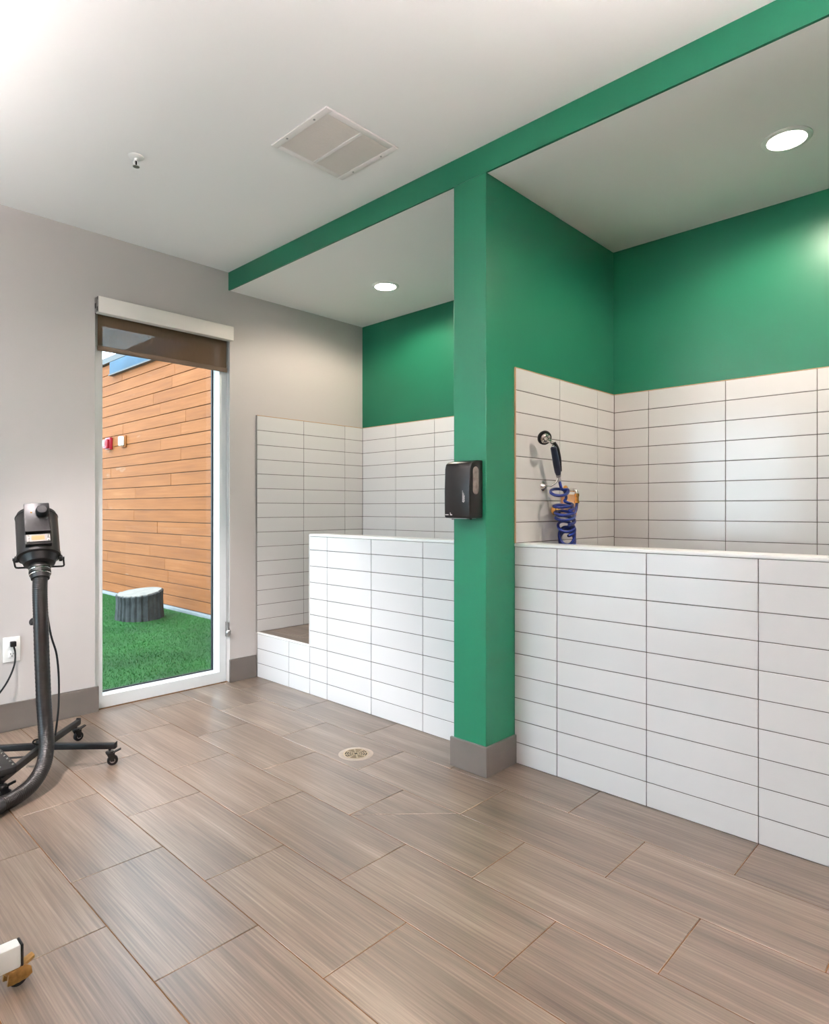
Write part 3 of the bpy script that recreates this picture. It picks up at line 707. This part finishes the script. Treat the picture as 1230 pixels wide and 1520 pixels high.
# ------------------------------------------------------------------ caster builder
def caster(parent, x, y, ztop, r, m_fork, m_wheel, ang, lever=True, hub='steel', hood=False):
    """swivel caster: fork under a stem, wheel resting on the floor, brake lever"""
    dxy = Vector((math.cos(ang), math.sin(ang), 0)); nrm = Vector((-dxy.y, dxy.x, 0))
    wc = Vector((x, y, r)) + dxy*.012
    mb = MB().cyl((x, y, ztop), (x, y, ztop-.012), .006, n=10)
    zt = min(ztop-.010, 2*r+.012)
    mb.lathe([(.017, 0), (.019, -.004), (.017, -.012)], (x, y, zt+.008), (0,0,1), 16)
    for s in (-1, 1):
        o_ = nrm*s*.0125
        a = Vector((x, y, zt)) + o_; pts2 = []
        q = [a - dxy*.014, a + dxy*.022, wc + o_ + dxy*.008 - Vector((0,0,.004)), wc + o_ - dxy*.008 - Vector((0,0,.004))]
        mb.rings([[tuple(v_ - nrm*.0015) for v_ in q], [tuple(v_ + nrm*.0015) for v_ in q]])
    if hood:
        h0_ = Vector((x, y, 0)) + dxy*.010
        pr_ = [(-.027, r*.9), (-.024, 2*r+.002), (-.012, 2*r+.009), (.014, 2*r+.009), (.027, 2*r-.002), (.030, r*1.05), (.018, r*.75), (-.014, r*.75)]
        for s in (-1, 1):
            mb.rings([[tuple(h0_ + dxy*a_ + nrm*(s*.011) + Vector((0,0,z_))) for a_, z_ in pr_], [tuple(h0_ + dxy*a_ + nrm*(s*.017) + Vector((0,0,z_))) for a_, z_ in pr_]])
    c = mb.build('caster', m_fork, parent)
    MB().lathe([(r*.55, -.009), (r*.92, -.009), (r, -.006), (r, .006), (r*.92, .009), (r*.55, .009)], wc, nrm, 24).build('wheel', m_wheel, c)
    MB().lathe([(r*.5, -.0105), (r*.2, -.0135), (r*.2, .0135), (r*.5, .0105)], wc, nrm, 16).build('hub', hub, c)
    if lever:
        a = Vector((x, y, zt)) + dxy*.02
        q = [a + nrm*.012, a - nrm*.012, a - nrm*.009 + dxy*.028 + Vector((0,0,.010)), a + nrm*.009 + dxy*.028 + Vector((0,0,.010))]
        MB().rings([[tuple(v_) for v_ in q], [tuple(v_ + Vector((0,0,.007 if hood else .004))) for v_ in q]]).build('brake_lever', m_fork, c)
    return c

# ------------------------------------------------------------------ pet dryer on a rolling stand
HX, HY = .925, 3.262
t = thing('stand_dryer', (HX, HY, 0), 'black pet dryer with long flexible hose on a four-wheeled stand', 'pet dryer')
ends = [(1.175, 3.045), (1.170, 3.535), (.680, 2.985), (.680, 3.490)]
for i, (ex, ey) in enumerate(ends):
    dv = Vector((ex-HX, ey-HY, 0)); L_ = dv.length; dv.normalize()
    sd_ = Vector((-dv.y, dv.x, 0))
    def sec(u, hw, z0, z1):
        c0 = Vector((HX, HY, 0)) + dv*u
        return [tuple(c0+sd_*hw+Vector((0,0,z0))), tuple(c0-sd_*hw+Vector((0,0,z0))), tuple(c0-sd_*hw+Vector((0,0,z1))), tuple(c0+sd_*hw+Vector((0,0,z1)))]
    lg = MB().rings([sec(.01, .0125, .085, .115), sec(L_-.012, .0125, .078, .104), sec(L_-.004, .0125, .080, .112)]).build('leg', 'black', t, bevel=.003)
    tg = [(.985, .15), (.93, 0), (.95, 0), (.95, 0)][i]
    cpos = Vector((HX, HY, 0)) + dv*(L_-.035)
    caster(t, cpos.x, cpos.y, .082, .0235, 'black', 'rubber', [(-.35), .15, -.2, 2.6][i], lever=True)
# hub and pole
MB().cyl((HX, HY, .075), (HX, HY, .135), .030, n=20).build('hub', 'black', t, bevel=.003)
MB().cyl((HX, HY, .13), (HX, HY, .67), .0165, n=18).build('outer_pole', 'black', t)
MB().cyl((HX, HY, .60), (HX, HY, .925), .0125, n=18).build('inner_pole', 'black', t)
MB().lathe([(.021, 0), (.023, .004), (.023, .05), (.019, .056)], (HX, HY, .635), (0,0,1), 18).build('collar', 'dark_plastic', t)
MB().lathe([(.006, 0), (.006, .02), (.016, .024), (.017, .038), (.012, .042)], (HX-.018, HY-.006, .675), (-.8,-.3,.25), 14).build('clamp_knob', 'dark_plastic', t)
# tensioner handle at the hub
MB().tube(spline([(HX-.02, HY-.03, .12), (HX-.05, HY-.035, .135), (HX-.045, HY-.04, .15), (HX-.01, HY-.04, .148)], 5), .004, 8).build('hub_lever', 'black', t)
# rubber studded foot plate on the left front leg
def footplate():
    fp = MB().prism([(.56, 2.966), (.730, 2.966), (.744, 2.972), (.751, 2.988), (.751, 3.235), (.56, 3.235)], .117, .143).build('foot_plate', 'rubber', t, bevel=.004)
    for i in range(6):
        for k in range(4):
            MB().lathe([(.0055, 0), (.0045, .004), (.001, .006)], (.738-k*.046, 3.0+i*.042, .142), (0,0,1), 8).build('stud', 'chrome', fp)
footplate()
# motor: cylinder tipped so that its nozzle end points down towards the room
CAMD = Vector((-HX, -HY, 0)).normalized(); RGT = Vector((CAMD.y*-1, CAMD.x, 0))
RGT = Vector((.96, -.27, 0)).normalized()
mc = Vector((HX-.021, HY+.003, 1.065))
AX = (Vector((0,0,-1))*.86 + CAMD*.50 + RGT*.05).normalized()
UP = (CAMD*.86 + Vector((0,0,1))*.50).normalized()      # the side of the motor that faces the room
SD = AX.cross(UP).normalized()
def P3(a, u, s): return mc + AX*a + UP*u + SD*s
R_ = .086
MB().lathe([(.05, -.128), (.080, -.122), (R_-.004, -.108), (R_, -.10), (R_, .085), (R_+.002, .086), (R_+.002, .10), (R_-.006, .104)], mc, AX, 40).build('motor_housing', 'black', t)
MB().lathe([(R_-.008, .10), (R_-.014, .112), (.062, .135), (.040, .142), (.040, .150)], mc, AX, 40).build('end_cap', 'black', t)
MB().torus(mc+AX*-.104, AX, R_-.001, .003, 40, 8).build('seam_ring', 'dark_plastic', t)
def obox(a0, a1, u0, u1, s0, s1):
    q = lambda a: [tuple(P3(a, u0, s0)), tuple(P3(a, u0, s1)), tuple(P3(a, u1, s1)), tuple(P3(a, u1, s0))]
    return MB().rings([q(a0), q(a1)])
bx = obox(-.118, .028, .05, .118, -.050, .050).build('control_box', 'black', t, bevel=.004)
MB().lathe([(.026, 0), (.026, .010), (.022, .024), (.019, .027)], P3(-.070, .118, .020 if SD.dot(RGT) > 0 else -.020), UP, 26).build('knob', 'rubber', bx)
sg = 1 if SD.dot(RGT) > 0 else -1
MB().lathe([(.0035, 0), (.003, .003), (.001, .004)], P3(-.068, .118, -.022*sg), UP, 10).build('indicator', 'brass', bx)
lb = obox(.036, .073, .085, .106, -.046, .046).build('name_plate', 'label_silver', t, bevel=.001, seg=1)
obox(.044, .066, .1062, .1066, -.024, .026).build('badge', 'label_orange', lb, smooth=False)
for i in range(3):
    for s0 in (-.041, .033):
        obox(.041+i*.011, .046+i*.011, .1062, .1065, s0, s0+.006).build('screw', 'chrome', lb, smooth=False)
obox(.03, .082, .06, .098, -.052, .052).build('label_housing', 'black', t, bevel=.004)
# yoke
yk = []
for s in (-1, 1): pass
pv = mc + AX*.085 + Vector((0, 0, -.02))
HB = Vector((HX-.012, HY, .930))
def bend(pts, r=.010):
    out = [pts[0]]
    for a, b, c in zip(pts[:-2], pts[1:-1], pts[2:]):
        p_, q_ = b + (a-b).normalized()*r, b + (c-b).normalized()*r
        out += [p_, (p_+b*2+q_)/4, q_]
    return out + [pts[-1]]
ykp = [pv + RGT*-.080, Vector((pv.x, pv.y, pv.z)) + RGT*-.097, HB + RGT*-.097, HB + RGT*.097, pv + RGT*.097, pv + RGT*.080]
MB().tube(bend(ykp), .0042, 8).build('yoke', 'black', t)
for s in (-1, 1):
    MB().lathe([(.014, 0), (.015, .004), (.015, .012), (.006, .016), (.006, .022)], pv + RGT*(s*.080), RGT*s, 16).build('pivot_knob', 'rubber', t)
# hose cuff and hose
n0 = mc + AX*.148
MB().lathe([(.040, -.006), (.044, 0), (.044, .012), (.041, .014), (.041, .020), (.044, .022), (.044, .032), (.041, .034), (.037, .060)], n0, AX, 28).build('hose_cuff', 'dark_plastic', t)
MB().torus(n0+AX*.017, AX, .0405, .0032, 32, 8).torus(n0+AX*.040, AX, .041, .0028, 32, 8).build('cuff_ring', 'chrome', t)
h0 = n0 + AX*.045
HOSE = [(0.883, 3.160, 0.824), (0.882, 3.144, 0.705), (0.883, 3.129, 0.527), (0.885, 3.112, 0.351), (0.885, 3.083, 0.224), (0.877, 3.048, 0.156), (0.849, 3.005, 0.094), (0.792, 2.958, 0.050), (0.721, 2.915, 0.036), (0.668, 2.888, 0.036), (0.571, 2.848, 0.036), (0.494, 2.826, 0.036)]
hp = [h0] + HOSE
sp = spline(hp, 30)
MB().tube(sp[:-45], .030, 18, rf=lambda i: .0300 + (.0007 if i % 3 == 0 else -.0003)).build('hose', 'hose', t)
MB().tube(sp[-60:], .0335, 20).build('hose_end', 'hose_end', t)

# ------------------------------------------------------------------ low white rolling base in the near corner
t = thing('rolling_platform', (.10, 1.40, 0), 'white metal rolling base with brass casters at the bottom left corner', 'trolley')
XA, XE, YA, YE = -.30, .462, .92, 1.842
for y in (YA, YE-.04):
    r_ = MB().box(XA, XE, y, y+.04, .052, .109).build('rail', 'white_metal', t, bevel=.005)
    MB().box(XE, XE+.006, y+.001, y+.039, .053, .108).build('end_cap', 'dark_plastic', r_, bevel=.002)
for x in (XA+.06, .10):
    MB().box(x, x+.04, YA+.04, YE-.04, .056, .105).build('cross_bar', 'white_metal', t, bevel=.004)
MB().box(XA+.05, .15, YA+.02, YE-.10, .109, .121).build('deck', 'deck', t, bevel=.004)
for x, y, a in ((.447, YE-.022, .12), (XA+.04, YE-.022, 2.8), (.447, YA+.022, -.2), (XA+.04, YA+.022, 3.4)):
    c = caster(t, x, y, .053, .0215, 'old_brass', 'rubber', a, lever=True, hub='old_brass', hood=True)
